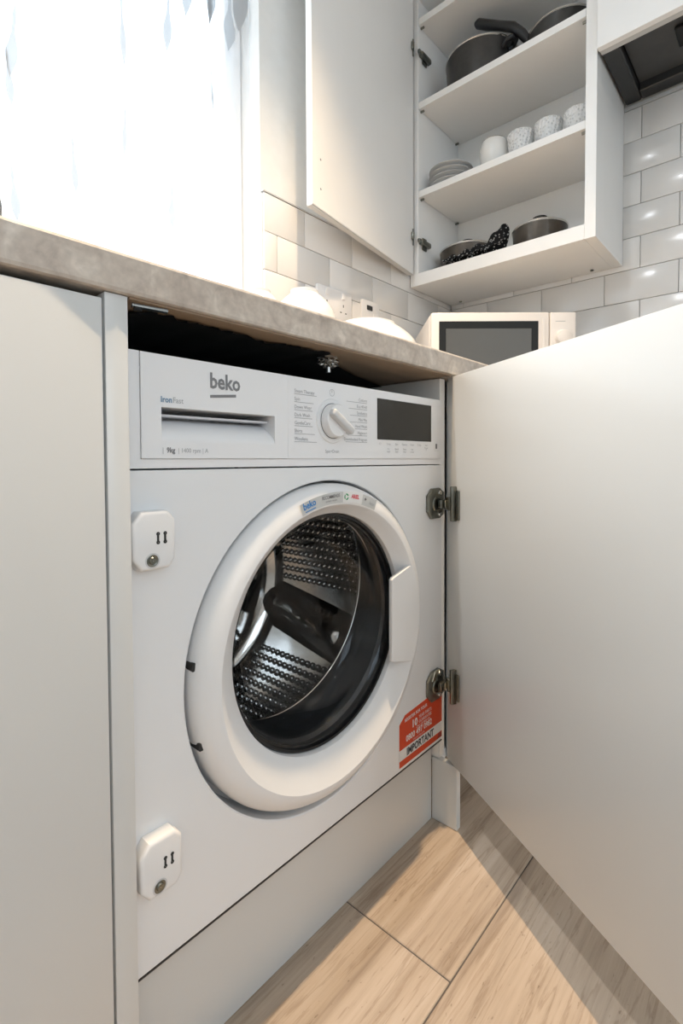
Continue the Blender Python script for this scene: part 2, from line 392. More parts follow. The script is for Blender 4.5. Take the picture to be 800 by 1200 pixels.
for lx in range(-9, 6):
    x = lx*.103 + .075
    if x > WX1-.03 or x < WX0+.05: continue
    for lz in range(5):
        z = 1.17 + lz*.205 + (.09 if lx % 2 else 0)
        if z < 2.0 and random.random() < .42: leaf(x + random.uniform(-.012, .012), z, random.uniform(.09, .16), random.uniform(.012, .022), random.uniform(-.008, .008))

for (x, z, h, w) in ((.545, 1.78, .17, .05), (.485, 1.83, .22, .05), (.425, 1.80, .20, .035), (.575, 1.86, .2, .04), (.35, 1.86, .18, .02), (.10, 1.62, .16, .03), (.075, 1.44, .13, .022)): leaf(x, z, h, w, .01)

# ================================================================== BASE UNITS AND WORKTOP
def base_unit(x0, x1, label, loc, side=True):
    u = thing('base_cabinet', loc, label, 'cabinet')
    box('door', x0+.002, x1-.0215 if side else x1-.002, -.0174, .0006, .125, .8345, lacquer, u, .0012, 2)
    bm = bmesh.new()
    for a in ((x0, x0+.018, .002, .5, .1, .838), (x0+.018, x1-.02, .002, .5, .1, .118), (x0+.018, x1-.02, .482, .5, .118, .838)): add_box(bm, *a)
    finish('carcass', bm, melamine, u)
    box('plinth', x0, x1-.019, .03, .046, .001, .098, lacquer, u)
    if side: box('side_panel', x1-.0193, x1+.002, -.0174, .52, .0005, .8408, lacquer, u, .0008, 2)
    return u
base_unit(-.62, .0, 'white base cabinet with a flat handleless door left of the washing machine', (-.31, .25, 0))
base_unit(-1.24, -.624, 'white base cabinet at the far end of the worktop, next to another white cabinet', (-.93, .25, 0))
# corner unit on the other side of the washing machine and the run along the right wall
cu_ = thing('corner_cabinet', (.8, .25, 0), 'white corner cabinet whose side panel shows beside the washing machine', 'cabinet')
box('side_panel', .6015, .6195, .008, .5, .1215, .838, melamine, cu_)
box('corner_post', .645, .93, .0, .018, .10, .838, lacquer, cu_)
bm = bmesh.new(); add_box(bm, .62, 1.5, .48, .5, .1, .838); add_box(bm, .62, 1.5, .02, .478, .1, .118); finish('carcass', bm, melamine, cu_)
bm = bmesh.new(); add_box(bm, .5985, .612, -.031, .0222, .0006, .1205, .001); finish('plinth_return', bm, lacquer, cu_)
for i, (ya, yb, nm) in enumerate(((-.60, -.03, 'white base cabinet below the cooker hood, against the tiled wall'), (-1.2, -.604, 'white base cabinet at the end of the tiled wall run'))):
    u = thing('base_cabinet', (1.2, (ya+yb)/2, 0), nm, 'cabinet')
    box('door', .93, .948, ya+.002, yb-.002, .125, .8345, lacquer, u, .0012, 2)
    box('carcass', .95, 1.52, ya, yb, .1, .838, melamine, u)
    box('plinth', .98, .996, ya, yb, .001, .098, lacquer, u)
plinth = box('plinth_board', .0035, .5975, .0223, .038, .0006, .1610, lacquer, bev=.0008)
tag(plinth, 'white plinth board under the washing machine, meeting the tiled floor', 'plinth')

wt = thing('worktop', (.2, .25, WT0), 'beige stone-look laminate worktop above the washing machine', 'worktop')
bm = bmesh.new()
def wt_prof(y0, y1):
    r_ = .004; return [(y1, WT0), (y0+r_, WT0), (y0+.001, WT0+.001), (y0, WT0+r_), (y0, WT1-r_), (y0+.0012, WT1-.0012), (y0+r_, WT1), (y1, WT1)]
add_rings(bm, [[(x, a, z) for a, z in wt_prof(WTF, YW-.013)] for x in (-1.25, XW-.013)], True, True, True)
finish('slab', bm, worktop_m, wt)
bm = bmesh.new()
add_rings(bm, [[(.925+(a-WTF), y, z) for a, z in wt_prof(WTF, XW-.013-.925+WTF)] for y in (-1.22, WTF-.001)], True, True, True)
finish('return_slab', bm, worktop_m, wt)
# bare chipboard underside and the torn black moisture film stapled below it
box('chipboard_underside', .004, .5995, WTF+.006, .50, WT0-.0022, WT0-.0002, brown_under, wt)
bm = bmesh.new(); F, Bk = [], []
rnd = random.Random(3); NX = 90; prev = 0
for i in range(NX+1):
    x = .0045 + .30*i/NX
    base = .0085 + .004*math.sin(x*40) if x > .10 else .004+.016*max(0, (.055-x)/.055)
    if .028 < x < .075: base = -.004 + .010*abs(math.sin(x*160))
    prev = .55*prev + rnd.uniform(-.004, .004); F.append((x, base+prev)); 
F += [(.305, .016), (.32, .028), (.36, .05), (.45, .09), (.599, .14)]
NB = len(F)
v0 = [bm.verts.new((x, y, WT0-.0045-.0012*math.sin(i*.35))) for i, (x, y) in enumerate(F)]
v1 = [bm.verts.new((x, .48, WT0-.0045)) for x, y in F]
for i in range(NB-1): bm.faces.new((v0[i], v0[i+1], v1[i+1], v1[i]))
g = bmesh.ops.solidify(bm, geom=bm.faces[:], thickness=.0008)
finish('torn_film', bm, black_void, wt)
# black sheet standing in for the shade deep in the washing machine niche
box('niche_shade_sheet', .004, .5995, .505, .512, .02, WT0-.006, black_void, wt)
def crumple(name, c, s, mt, parent, seed):
    rn = random.Random(seed); bm = bmesh.new(); bmesh.ops.create_icosphere(bm, subdivisions=3, radius=1)
    for v in bm.verts:
        k = .62 + .5*rn.random(); v.co = Vector((c[0]+v.co.x*s[0]*k, c[1]+v.co.y*s[1]*k, c[2]+v.co.z*s[2]*k))
    return finish(name, bm, mt, parent)
def fix_bracket(x, y, label):
    t = thing('fixing_bracket', (x, y, WT0-.03), label, 'bracket')
    box('plate', x-.014, x+.012, y-.008, y+.010, WT0-.0062, WT0-.0024, screw_m, t, .0008)
    crumple('foil_wrap', (x, y, WT0-.0125), (.020, .013, .0085), foil, t, int(x*1000))
    tube('screw', [(x-.004, y-.004, WT0-.0275), (x-.004, y-.004, WT0-.020)], .0035, screw_m, t, 8)
fix_bracket(.318, .024, 'crumpled silver foil bracket under the worktop near the program dial')
t = thing('fixing_strip', (.03, -.008, WT0-.01), 'thin silver strip screwed under the worktop beside the cabinet side panel', 'bracket')
prism_pts = [(.010, -.010), (.045, -.014), (.047, -.008), (.012, -.003)]
bm = bmesh.new(); add_rings(bm, [[(x, y, WT0-.0055) for x, y in prism_pts], [(x, y, WT0-.0026) for x, y in prism_pts]], True, True, True); finish('strip', bm, foil, t)
tube('screw', [(.017, -.0065, WT0-.0085), (.017, -.0065, WT0-.0056)], .004, dark_hole, t, 10)
# hoses in the dark gap
def hose(path, label, r_=.006):
    t = thing('hose', path[0], label, 'hose')
    tube('tube', path, r_, handle_black, t)
    p = Vector(path[-1]); lathe('coupling', [(r_*1.4, 0), (r_*1.6, .004), (r_*1.6, .016), (r_*1.2, .018)], (p.x, p.y, p.z-.004), handle_black, t, 16, True, True)

# ================================================================== WASHING MACHINE
wm = thing('washing_machine', (.2985, .2, .0), 'white built-in washing machine with round glass door and black display', 'washing machine')
X0, X1 = .004, .597
ZB, ZF, ZT = .1635, .6789, .7965
CX, CZ = .292, .4325
bm = bmesh.new()
for a in ((X0+.004, X0+.008, .035, .49, .165, .788), (X1-.008, X1-.004, .035, .49, .165, .788), (X0+.008, X1-.008, .035, .49, .784, .788), (X0+.008, X1-.008, .035, .49, .165, .169), (X0+.008, X1-.008, .486, .49, .169, .784)): add_box(bm, *a)
finish('casing', bm, melamine, wm)
# front panel with the round dished recess
N = 128; bm = bmesh.new()
z0, z1 = ZB, ZF-.0012
def rect_pt(a):
    dx, dz = math.cos(a), math.sin(a); k = 1e9
    if dx > 1e-9: k = min(k, (X1-CX)/dx)
    if dx < -1e-9: k = min(k, (X0-CX)/dx)
    if dz > 1e-9: k = min(k, (z1-CZ)/dz)
    if dz < -1e-9: k = min(k, (z0-CZ)/dz)
    return [CX+dx*k, CZ+dz*k]
rp = [rect_pt(2*PI*i/N) for i in range(N)]
for cx_, cz_ in ((X0, z0), (X1, z0), (X0, z1), (X1, z1)):
    a = math.atan2(cz_-CZ, cx_-CX) % (2*PI); rp[round(a/(2*PI)*N) % N] = [cx_, cz_]
R0 = .2280
add_rings(bm, [[(x, .034, z) for x, z in rp], [(x, .0012, z) for x, z in rp], [(x+(CX-x)*.003, 0, z+(CZ-z)*.003) for x, z in rp],
               circ_y(CX, CZ, 0, R0, N), circ_y(CX, CZ, .0012, R0-.0015, N), circ_y(CX, CZ, .020, R0-.002, N), circ_y(CX, CZ, .046, R0-.003, N), circ_y(CX, CZ+.006, .047, .184, N)])
finish('front_panel', bm, washer_white, wm, 25)
box('bottom_shade_strip', X0, X1, -.0004, .030, ZB-.0020, ZB-.0002, rubber, wm)  # dark strip standing in for the shadow line below the front panel
# porthole ring: thick white bezel, deeper at the bottom
def rg(R, y, dz=0, dx=0): return circ_y(CX+dx, CZ+dz, y, R, N)
ring = loft('door_ring', [rg(.1660, .044, .014), rg(.2200, .044, .002), rg(.2205, .010, .002), rg(.2202, .003, .0025), rg(.2175, -.004, .003), rg(.2140, -.0100, .0035), rg(.2085, -.0150, .004), rg(.2020, -.0182, .004), rg(.1960, -.0196, .003), rg(.1930, -.0198, .002),
    rg(.1915, -.0190, .002), rg(.180, -.0115, .009), rg(.168, -.0035, .0145), rg(.1655, -.0010, .0150), rg(.1650, .004, .0155), rg(.1650, .014, .0155)], plastic_white, wm, smooth=28)
ring['label'] = 'round white door bezel'
# notches of the door hinge cover on the left rim
for zz in (.463, .372):
    a = math.asin((zz-CZ-.003)/.219); xx = CX-.2195*math.cos(a)
    box('hinge_notch', xx-.0012, xx+.0065, -.0040, .018, zz-.0048, zz+.0048, dark_hole, ring, .0008)
# handle flap bridging the bezel on the right
bm = bmesh.new()
hp = [(.4135, .372), (.4137, .4995), (.4165, .5025), (.464, .5150), (.478, .498), (.488, .47), (.4915, .437), (.489, .405), (.482, .378), (.474, .3600), (.4650, .3560), (.418, .3690)]
add_rings(bm, [[(x, -.0145, z) for x, z in hp], [(x, -.0192, z) for x, z in hp], [(x+(.452-x)*.03, -.0206, z+(.437-z)*.012) for x, z in hp]], True, True, True)
finish('door_handle', bm, plastic_white, wm, 20)
# black rim, rubber gasket, glass bowl
HZ = .0155
def hg(R, y, dz=HZ, dx=0): return circ_y(CX+dx, CZ+dz, y, R, N)
loft('porthole_rim', [hg(.1652, .0135), hg(.1650, .0075), hg(.1630, .0050), hg(.1600, .0060), hg(.1595, .0120), hg(.1570, .0125)], rim_black, wm, smooth=30)
loft('gasket', [hg(.1575, .0125), hg(.1590, .022, .017), hg(.1560, .027, .018), hg(.1600, .040, .022), hg(.1680, .060, .030), hg(.1700, .066, .033), hg(.1700, .070, .035), hg(.1760, .084, .044), hg(.1845, .097, .052, -.002)], rubber, wm, smooth=25)
loft('glass_bowl', [hg(.1585, .0115), hg(.1500, .016), hg(.1430, .030), hg(.1350, .052), hg(.120, .066, .016), hg(.080, .074, .016), hg(.030, .077, .016), hg(.001, .0775, .016)], bowl_glass, wm, smooth='all')
DX, DZ, DR = CX-.004, CZ+.054, .236
loft('drum_lip', [circ_y(DX, DZ, .0955, .1885, N), circ_y(DX, DZ, .0940, .1868, N), circ_y(DX, DZ, .0950, .1850, N), circ_y(DX, DZ, .0990, .1850, N)], chrome, wm, smooth='all')
DY0, DY1 = .104, .385
DZ2 = DZ - .035
drum = loft('drum', [circ_y(DX, DZ, .0990, .1862, N), circ_y(DX, DZ-.01, DY0, .205, N), circ_y(DX, DZ2, DY0+.012, .226, N), circ_y(DX, DZ2, DY0+.03, DR, N), circ_y(DX, DZ2, DY1-.03, DR, N), circ_y(DX, DZ2, DY1-.008, DR-.012, N), circ_y(DX, DZ2, DY1, DR-.04, N)], steel, wm, smooth='all')
# star-pressed back wall
bm = bmesh.new(); rings = []
for R, amp, yb in ((DR-.039, 0, 0), (.165, .006, -.004), (.12, .020, -.010), (.08, .022, -.012), (.058, .006, -.008), (.05, 0, .010), (.03, 0, .012), (.0005, 0, .012)):
    rings.append([(DX+R*math.cos(2*PI*i/N), DY1+yb-amp*(.5+.5*math.cos(3*2*PI*i/N+.6)), DZ2+R*math.sin(2*PI*i/N)) for i in range(N)])
add_rings(bm, rings); finish('drum_back', bm, steel_back, drum, 'all')
lathe_y = [circ_y(DX, DZ2, DY1-.004, .052, 40), circ_y(DX, DZ2, DY1-.012, .046, 40), circ_y(DX, DZ2, DY1-.013, .02, 40), circ_y(DX, DZ2, DY1-.013, .0005, 40)]
loft('drum_hub', lathe_y, rim_black, drum, smooth='all')
LA = -.42
# lifters: three tall rounded ribs along the drum
for a in (LA, LA+2*PI/3, LA+4*PI/3):
    bm = bmesh.new(); rings = []
    for k in range(9):
        t = k/8; y = DY0+.03+(DY1-DY0-.05)*t; hgt = .060*(.55+.45*math.sin(PI*min(1, t*1.2+.08)))
        tw = a + .16*(t-.5)
        pts = []
        for s_, h_ in ((-.030, -.004), (-.024, .35), (-.014, .82), (-.005, 1), (.005, 1), (.014, .82), (.024, .35), (.030, -.004)):
            rr_ = DR+.002 - max(h_, 0)*hgt; an = tw + s_/DR*1.7
            pts.append((DX+rr_*math.cos(an), y, DZ2+rr_*math.sin(an)))
        rings.append(pts)
    add_rings(bm, rings, True, True, True); finish('lifter', bm, lifter_grey, drum, 'all')
# pressed dimples between the lifters
bm = bmesh.new()
for s in range(3):
    a0 = LA + s*2*PI/3
    for ia in range(19):
        an = a0 + .34 + (2*PI/3-.68)*ia/18
        for iy in range(15):
            y = DY0+.040+(DY1-DY0-.075)*iy/14 + (.008 if ia % 2 else 0)
            rad = Vector((math.cos(an), 0, math.sin(an))); tan = Vector((-math.sin(an), 0, math.cos(an))); c = Vector((DX, y, DZ2)) + rad*(DR+.001)
            top = bm.verts.new(c-rad*.0100)
            r1 = [bm.verts.new(c-rad*.0072 + tan*.0046*math.cos(k*PI/3) + Vector((0, .0046*math.sin(k*PI/3), 0))) for k in range(6)]
            r2 = [bm.verts.new(c + tan*.0076*math.cos(k*PI/3) + Vector((0, .0076*math.sin(k*PI/3), 0))) for k in range(6)]
            for k in range(6):
                j = (k+1) % 6; bm.faces.new((top, r1[k], r1[j])); bm.faces.new((r1[k], r2[k], r2[j], r1[j]))
o = finish('drum_dimples', bm, bump_steel, drum, 'all'); o['kind'] = 'stuff'
# fascia: frame, drawer front with scooped grip, programme section
bm = bmesh.new()
for a in ((X0, .0211, .0008, .034, ZF+.0006, ZT), (.5909, X1, .0008, .034, ZF+.0006, ZT), (.0211, .5909, .0008, .034, ZF+.0006, .6891), (.2165, .5909, .0016, .034, .6891, ZT)): add_box(bm, *a)
finish('fascia_frame', bm, fascia_white, wm)
def rrect(x0, x1, z0, z1, r_, seg=4, corners=(1, 1, 1, 1)):
    pts = []
    for (cx_, cz_, a0, on) in ((x0+r_, z0+r_, PI, corners[0]), (x1-r_, z0+r_, 1.5*PI, corners[1]), (x1-r_, z1-r_, 0, corners[2]), (x0+r_, z1-r_, .5*PI, corners[3])):
        if on: pts += [(cx_+r_*math.cos(a0+k*PI/2/seg), cz_+r_*math.sin(a0+k*PI/2/seg)) for k in range(seg+1)]
        else: pts.append((cx_+(-r_ if a0 in (PI, .5*PI) else r_), cz_+(-r_ if a0 in (PI, 1.5*PI) else r_)))
    return pts
FZ0, FZ1 = .6895, ZT-.0006
prism_y('fascia_panel', rrect(.2160, .5905, FZ0, FZ1, .004, 4, (0, 1, 1, 0)), -.0012, .0012, fascia_white, wm)
dr = None
bm = bmesh.new()
DX0, DX1, px0, px1, pz0, pz1 = .0215, .2159, .0430, .1940, .7060, .7425
NSEG = 10
def V(x, y, z): return bm.verts.new((x, y, z))
yf_ = -.0012
o4 = [V(DX0, yf_, FZ0), V(DX1, yf_, FZ0), V(DX1, yf_, FZ1), V(DX0, yf_, FZ1)]
i4 = [V(px0, yf_, pz0), V(px1, yf_, pz0), V(px1, yf_, pz1), V(px0, yf_, pz1)]
for k in range(4): j = (k+1) % 4; bm.faces.new((o4[k], o4[j], i4[j], i4[k]))
b4 = [V(v.co.x, .0012, v.co.z) for v in o4]
for k in range(4): j = (k+1) % 4; bm.faces.new((o4[k], b4[k], b4[j], o4[j]))
prev = (i4[0], i4[1]); Ls, Rs = [i4[0]], [i4[1]]
for k in range(1, NSEG+1):
    t = k/NSEG; z = pz0+.026*t; yy = yf_ + .030*t**1.9
    a, c = V(px0, yy, z), V(px1, yy, z); bm.faces.new((prev[0], prev[1], c, a)); prev = (a, c); Ls.append(a); Rs.append(c)
for (yy, z) in ((.075, pz0+.0262), (.075, pz1)):        # finger space behind the grip
    a, c = V(px0, yy, z), V(px1, yy, z); bm.faces.new((prev[0], prev[1], c, a)); prev = (a, c); Ls.append(a); Rs.append(c)
bm.faces.new((prev[0], prev[1], i4[2], i4[3]))
bm.faces.new(Ls+[i4[3]]); bm.faces.new((Rs+[i4[2]])[::-1])
dr = finish('detergent_drawer', bm, fascia_white, wm, 30)
box('drawer_grip_lip', px0+.0005, px1-.0005, .012, .036, pz1-.0085, pz1-.0062, pocket_white, dr, .0006)
# display and dial
box('display', .4012, .5567, -.0022, -.0008, .7193, .7835, display_black, wm, .0006)
KX, KZ = .2985, .7420
loft('dial_ring', [circ_y(KX, KZ, -.0012, .0315, 64), circ_y(KX, KZ, -.0030, .0300, 64), circ_y(KX, KZ, -.0030, .0240, 64)], knob_grey if False else plastic_white, wm, smooth=30)
dl = loft('programme_dial', [circ_y(KX, KZ, -.0012, .0240, 64), circ_y(KX, KZ, -.0120, .0232, 64), circ_y(KX, KZ, -.0145, .0215, 64), circ_y(KX, KZ, -.0148, .0005, 64)], plastic_white, wm, smooth=30)
loft('dial_gap', [circ_y(KX, KZ, -.0033, .0246, 64), circ_y(KX, KZ, -.0033, .0238, 64)], print_dark, dl)
bm = bmesh.new(); add_box(bm, -.0215, .0285, -.0235, -.010, -.0052, .0052, .003, 3)
bm.transform(Matrix.Translation((KX, 0, KZ)) @ Matrix.Rotation(math.radians(33), 4, 'Y')); finish('dial_grip', bm, knob_grey, dl, 40)
PY = -.00165
text('brand_lettering', 'beko', .0240, .1003, .7680, PY, print_grey, wm, bold=.0006, sx=.86)
prism_y('brand_underline', [(.1010, .7600), (.1355, .7634), (.1355, .7602), (.1010, .7568)], PY, PY+.0003, print_grey, wm)
text('print_text', 'Iron', .0085, .0420, .7475, PY, print_bluegrey, wm, bold=.00022, sx=.9)
text('print_text', 'Fast', .0085, .0555, .7475, PY, print_light, wm, sx=.9)
text('print_text', '|', .0075, .0430, .6958, PY, print_light, wm)
text('print_text', '9kg', .0075, .0480, .6958, PY, print_grey, wm, bold=.0002, sx=.9)
text('print_text', '| 1400 rpm | A', .0068, .0610, .6958, PY, print_light, wm, sx=.9)
LEFT = ['Steam Therapy', 'Spin', 'Down Wear', 'Dark Wash', 'GentleCare', 'Shirts', 'Woollens']
RIGHT = ['Cottons', 'Eco 40-60', 'Synthetics', 'Mini Mix', 'Hand Wash', 'Hygiene+', 'Downloaded Program']
for i, s in enumerate(LEFT):
    z = .7755 - i*.01035
    text('print_text', s, .0066, .2270, z, PY, print_light, wm, sx=.92)
    ex = .2620 + (.006, .000, -.002, -.003, -.002, .002, .006)[i]
    box('pointer_line', .2270, ex, PY, PY+.0002, z-.0022, z-.0016, print_light, wm)
for i, s in enumerate(RIGHT):
    z = .7745 - i*.0098
    text('print_text', s, .0064, .3760, z, PY, print_light, wm, 'RIGHT', sx=.92)
    ex = .3350 - (.006, .001, -.002, -.002, -.001, .003, .008)[i]
    box('pointer_line', ex, .3760, PY, PY+.0002, z-.0022, z-.0016, print_light, wm)
text('print_text', 'Spin+Drain', .0066, KX, .6975, PY, print_light, wm, 'CENTER', sx=.95)
bm = bmesh.new(); add_rings(bm, [circ_y(KX, .7815, PY, .0050, 24), circ_y(KX, .7815, PY, .0044, 24)]); finish('power_symbol', bm, print_light, wm)
box('power_symbol', KX-.0003, KX+.0003, PY, PY+.0002, .7815, .7850, print_light, wm)
for k, (s, s2) in enumerate((('1/2', ''), ('Temp', 'Pre\nwash'), ('Spin', 'Quick\nwash'), ('Options', 'Extra\nrinse'), ('Steam', 'Anti\ncrease'), ('Delay', ''), ('Start\nPause', '3"'))):
    x = .408 + .0222*k
    text('print_text', s, .0048, x, .7112, PY, print_light, wm, 'CENTER')
    if s2: text('print_text', s2, .0042, x, .7035, PY, print_light, wm, 'CENTER')
box('button_outline', .5655, .5835, PY, PY+.0002, .7035, .7037, print_light, wm)
text('print_text', 'II', .0120, .5745, .7075, PY, print_dark, wm, 'CENTER', bold=.0004)
# keep screws / door rest blocks
def rest_block(cx_, cz_, keyed):
    w_, h_ = .0225, .029
    pts = [(cx_-w_, cz_-h_+.012), (cx_-w_+.009, cz_-h_), (cx_+w_-.007, cz_-h_), (cx_+w_, cz_-h_+.009), (cx_+w_, cz_+h_-.009), (cx_+w_-.008, cz_+h_), (cx_-w_+.009, cz_+h_), (cx_-w_, cz_+h_-.011)]
    b_ = prism_y('door_rest_block', pts, -.0165, -.0002, plastic_white, wm, .0040, 4, 40)
    sx_, sz_ = cx_-.003, cz_-.0195
    loft('screw', [circ_y(sx_, sz_, -.0168, .0062, 20), circ_y(sx_, sz_, -.0172, .0055, 20), circ_y(sx_, sz_, -.0168, .0040, 20), circ_y(sx_, sz_, -.0182, .0030, 20), circ_y(sx_, sz_, -.0182, .0004, 20)], nickel, b_, smooth=30)
    loft('screw_recess', [circ_y(sx_, sz_, -.01665, .0078, 20), circ_y(sx_, sz_, -.01665, .0058, 20)], knob_grey, b_)
    for dx in (.003, .0105):
        for dz in (.0, .0085):
            loft('key_slot', [circ_y(cx_+dx, cz_+dz-.002, -.0169, .0020, 12), circ_y(cx_+dx, cz_+dz-.002, -.0169, .0003, 12)], dark_hole, b_)
        box('key_slot', cx_+dx-.0011, cx_+dx+.0011, -.01688, -.0160, cz_-.002, cz_+.0065, dark_hole, b_)
rest_block(.0262, .6085, 1); rest_block(.0290, .2790, 1)
# silver sticker on the bezel
def arc_patch(name, r0, r1, a0, a1, y, mt, parent, seg=14):
    bm = bmesh.new(); A = [math.radians(a0+(a1-a0)*k/seg) for k in range(seg+1)]
    add_rings(bm, [[(CX+r_*math.cos(a), y-(.0004 if r_ == r1 else 0), CZ+.003+r_*math.sin(a)) for a in A] for r_ in (r0, r1)], False)
    return finish(name, bm, mt, parent)
SY = -.0205
stk = arc_patch('bezel_sticker', .1930, .2085, 66.5, 111, SY, sticker_grey, wm)
def arc_text(s, a, r_, size, mt, bold=0, sx=1):
    an = math.radians(a); text('sticker_lettering', s, size, CX+r_*math.cos(an), CZ+.003+r_*math.sin(an), SY-.0007, mt, stk, 'CENTER', rot=-(an-PI/2), bold=bold, sx=sx)
arc_patch('sticker_band', .1932, .2083, 76, 88, SY-.0003, sticker_white, stk)
arc_text('beko', 106.5, .1990, .0130, print_blue, .0003, .9)
bm = bmesh.new(); an = math.radians(106.5); M = Matrix.Translation((CX+.1955*math.cos(an), SY-.0007, CZ+.003+.1955*math.sin(an))) @ Matrix.Rotation(-(an-PI/2), 4, 'Y')
add_box(bm, -.0095, .0095, -.0001, .0001, -.0006, .0006); bm.transform(M); finish('sticker_lettering', bm, print_blue, stk)
arc_text('RECOMMENDS', 94.8, .2010, .0066, print_grey, .0001, .8)
arc_text('perfect results', 94.8, .1965, .0042, print_grey, 0, .9)
an = math.radians(86); c_ = (CX+.2012*math.cos(an), CZ+.003+.2012*math.sin(an))
for k in range(3):
    bm = bmesh.new(); A = [k*2*PI/3+.25+(2*PI/3-.5)*q/6 for q in range(7)]
    add_rings(bm, [[(c_[0]+r_*math.cos(a), SY-.0008, c_[1]+r_*math.sin(a)) for a in A] for r_ in (.0026, .0046)], False); finish('sticker_emblem', bm, print_green, stk)
arc_text('ARIEL', 80.6, .1998, .0078, print_red, .0003, .85)
arc_text('+', 74.0, .1995, .0085, print_dark, .0002)
arc_text('lenor', 69.4, .1975, .0070, print_light, .0001, .8)
# orange-red sticker at the lower right corner
YS = -.0007
st = prism_y('notice_sticker', [(.4590, .1690), (.5960, .1690), (.5960, .2640), (.4760, .2560), (.4590, .2440)][:5], YS, -.0001, sticker_white, wm)
st['label'] = 'orange-red and white notice sticker'
prism_y('sticker_field', [(.4600, .1995), (.5960, .1995), (.5960, .2630), (.4765, .2550), (.4600, .2435)], YS-.0002, YS, sticker_red, st)
prism_y('sticker_field', [(.4600, .1700), (.5960, .1700), (.5960, .1810), (.4600, .1810)], YS-.0002, YS, sticker_red, st)
prism_y('sticker_field', [(.5800, .1705), (.5958, .1705), (.5958, .1808), (.5840, .1808)], YS-.0003, YS-.0002, sticker_darkred, st)
TY = YS-.0004
text('sticker_lettering', 'IMPORTANT', .0178, .4810, .1840, TY, print_dark, st, bold=.0006, sx=.86)
text('sticker_lettering', '0800 497 0982', .0150, .4790, .2080, TY, sticker_white, st, bold=.0003, sx=.90)
text('sticker_lettering', 'CALL US FREE ON', .0055, .5100, .2195, TY, sticker_white, st)
text('sticker_lettering', '10', .0180, .4960, .2255, TY, sticker_white, st, bold=.0006)
text('sticker_lettering', 'YEAR PARTS', .0085, .5180, .2335, TY, sticker_white, st, sx=.9)
text('sticker_lettering', 'GUARANTEE', .0080, .5180, .2255, TY, sticker_white, st, sx=.9)
text('sticker_lettering', 'REGISTER FOR YOUR', .0080, .4755, .2430, TY, sticker_white, st, bold=.0002, sx=.92, rot=-.04)
text('sticker_lettering', 'Lines open Mon to Sat', .0040, .5000, .2025, TY, sticker_white, st)

# ================================================================== OPEN COVER DOOR OF THE WASHING MACHINE
HX, HY, DA = .6041, -.0077, math.radians(59.07)
dv = thing('cover_door', (HX-.25, HY-.4, .125), 'large white cabinet door hinged open beside the washing machine', 'cabinet door')
T.append(Matrix.Translation((HX, HY, 0)) @ Matrix.Rotation(PI+DA, 4, 'Z'))      # local x runs along the door from the hinge, local -y is the inner face side
# after the turn, +y local points to the outside of the door
bm = bmesh.new(); add_box(bm, .0, .597, .0005, .0185, .1254, .8378, .0012, 2); finish('door_panel', bm, lacquer, dv, 40)
T.pop()
M_door = Matrix.Translation((HX, HY, 0)) @ Matrix.Rotation(PI+DA, 4, 'Z')
def hinge(zc, flip):
    T.append(M_door)
    h = box('hinge_plate', .0275, .0335, -.0110, .0004, zc-.0315, zc+.0315, nickel, dv, .0015, 2)
    box('plate_wing', .0340, .0440, -.0030, .0003, zc-.0290*(1 if not flip else .8), zc+.0250, nickel, h, .001)
    box('hinge_body', .0120, .0270, -.0125, -.0020, zc-.0120, zc+.0120, nickel, h, .003, 2)
    bm = bmesh.new(); add_tube(bm, [(.017, -.0128, zc-.009), (.017, -.0150, zc-.009)], .0026, 10); finish('screw', bm, chrome, h, 40)
    T.pop()
    # cup screwed to the front of the machine
    pts = [(.5420, zc-.013), (.5540, zc-.0265), (.5800, zc-.0270), (.5955, zc-.020), (.5955, zc+.020), (.5800, zc+.0285), (.5560, zc+.0275), (.5420, zc+.0145)]
    cup = prism_y('hinge_cup', pts, -.0062, -.0008, nickel, wm, .0015, 2, 30)
    loft('cup_well', [circ_y(.568, zc, -.0062, .0135, 28), circ_y(.568, zc, -.0085, .0125, 28), circ_y(.568, zc, -.0088, .0105, 28), circ_y(.568, zc, -.0068, .0090, 28), circ_y(.568, zc, -.0068, .0005, 28)], nickel, cup, smooth=35)
    for s in (-1, 1):
        c = circ_y(.5790, zc+s*.0195, -.0064, .0042, 14)
        loft('screw', [c, circ_y(.5790, zc+s*.0195, -.0085, .0036, 14), circ_y(.5790, zc+s*.0195, -.0080, .0005, 14)], chrome, cup, smooth=35)
    bm = bmesh.new(); add_box(bm, .5660, .5985, -.0180, -.0100, zc-.0075, zc+.0075, .0018, 2); finish('hinge_arm', bm, nickel, h, 40)
    box('arm_clip', .5760, .5850, -.0192, -.0182, zc-.0060, zc+.0060, nickel_l, h, .0005)
    if flip:
        prism_y('cup_glint', [(.5500, zc+.0140), (.5600, zc+.0285), (.5760, zc+.0290), (.5620, zc+.0130)], -.0090, -.0066, nickel_l, cup, .0006)  # gold plate standing in for the reflection on the lower cup
hinge(.6080, False); hinge(.2760, True)

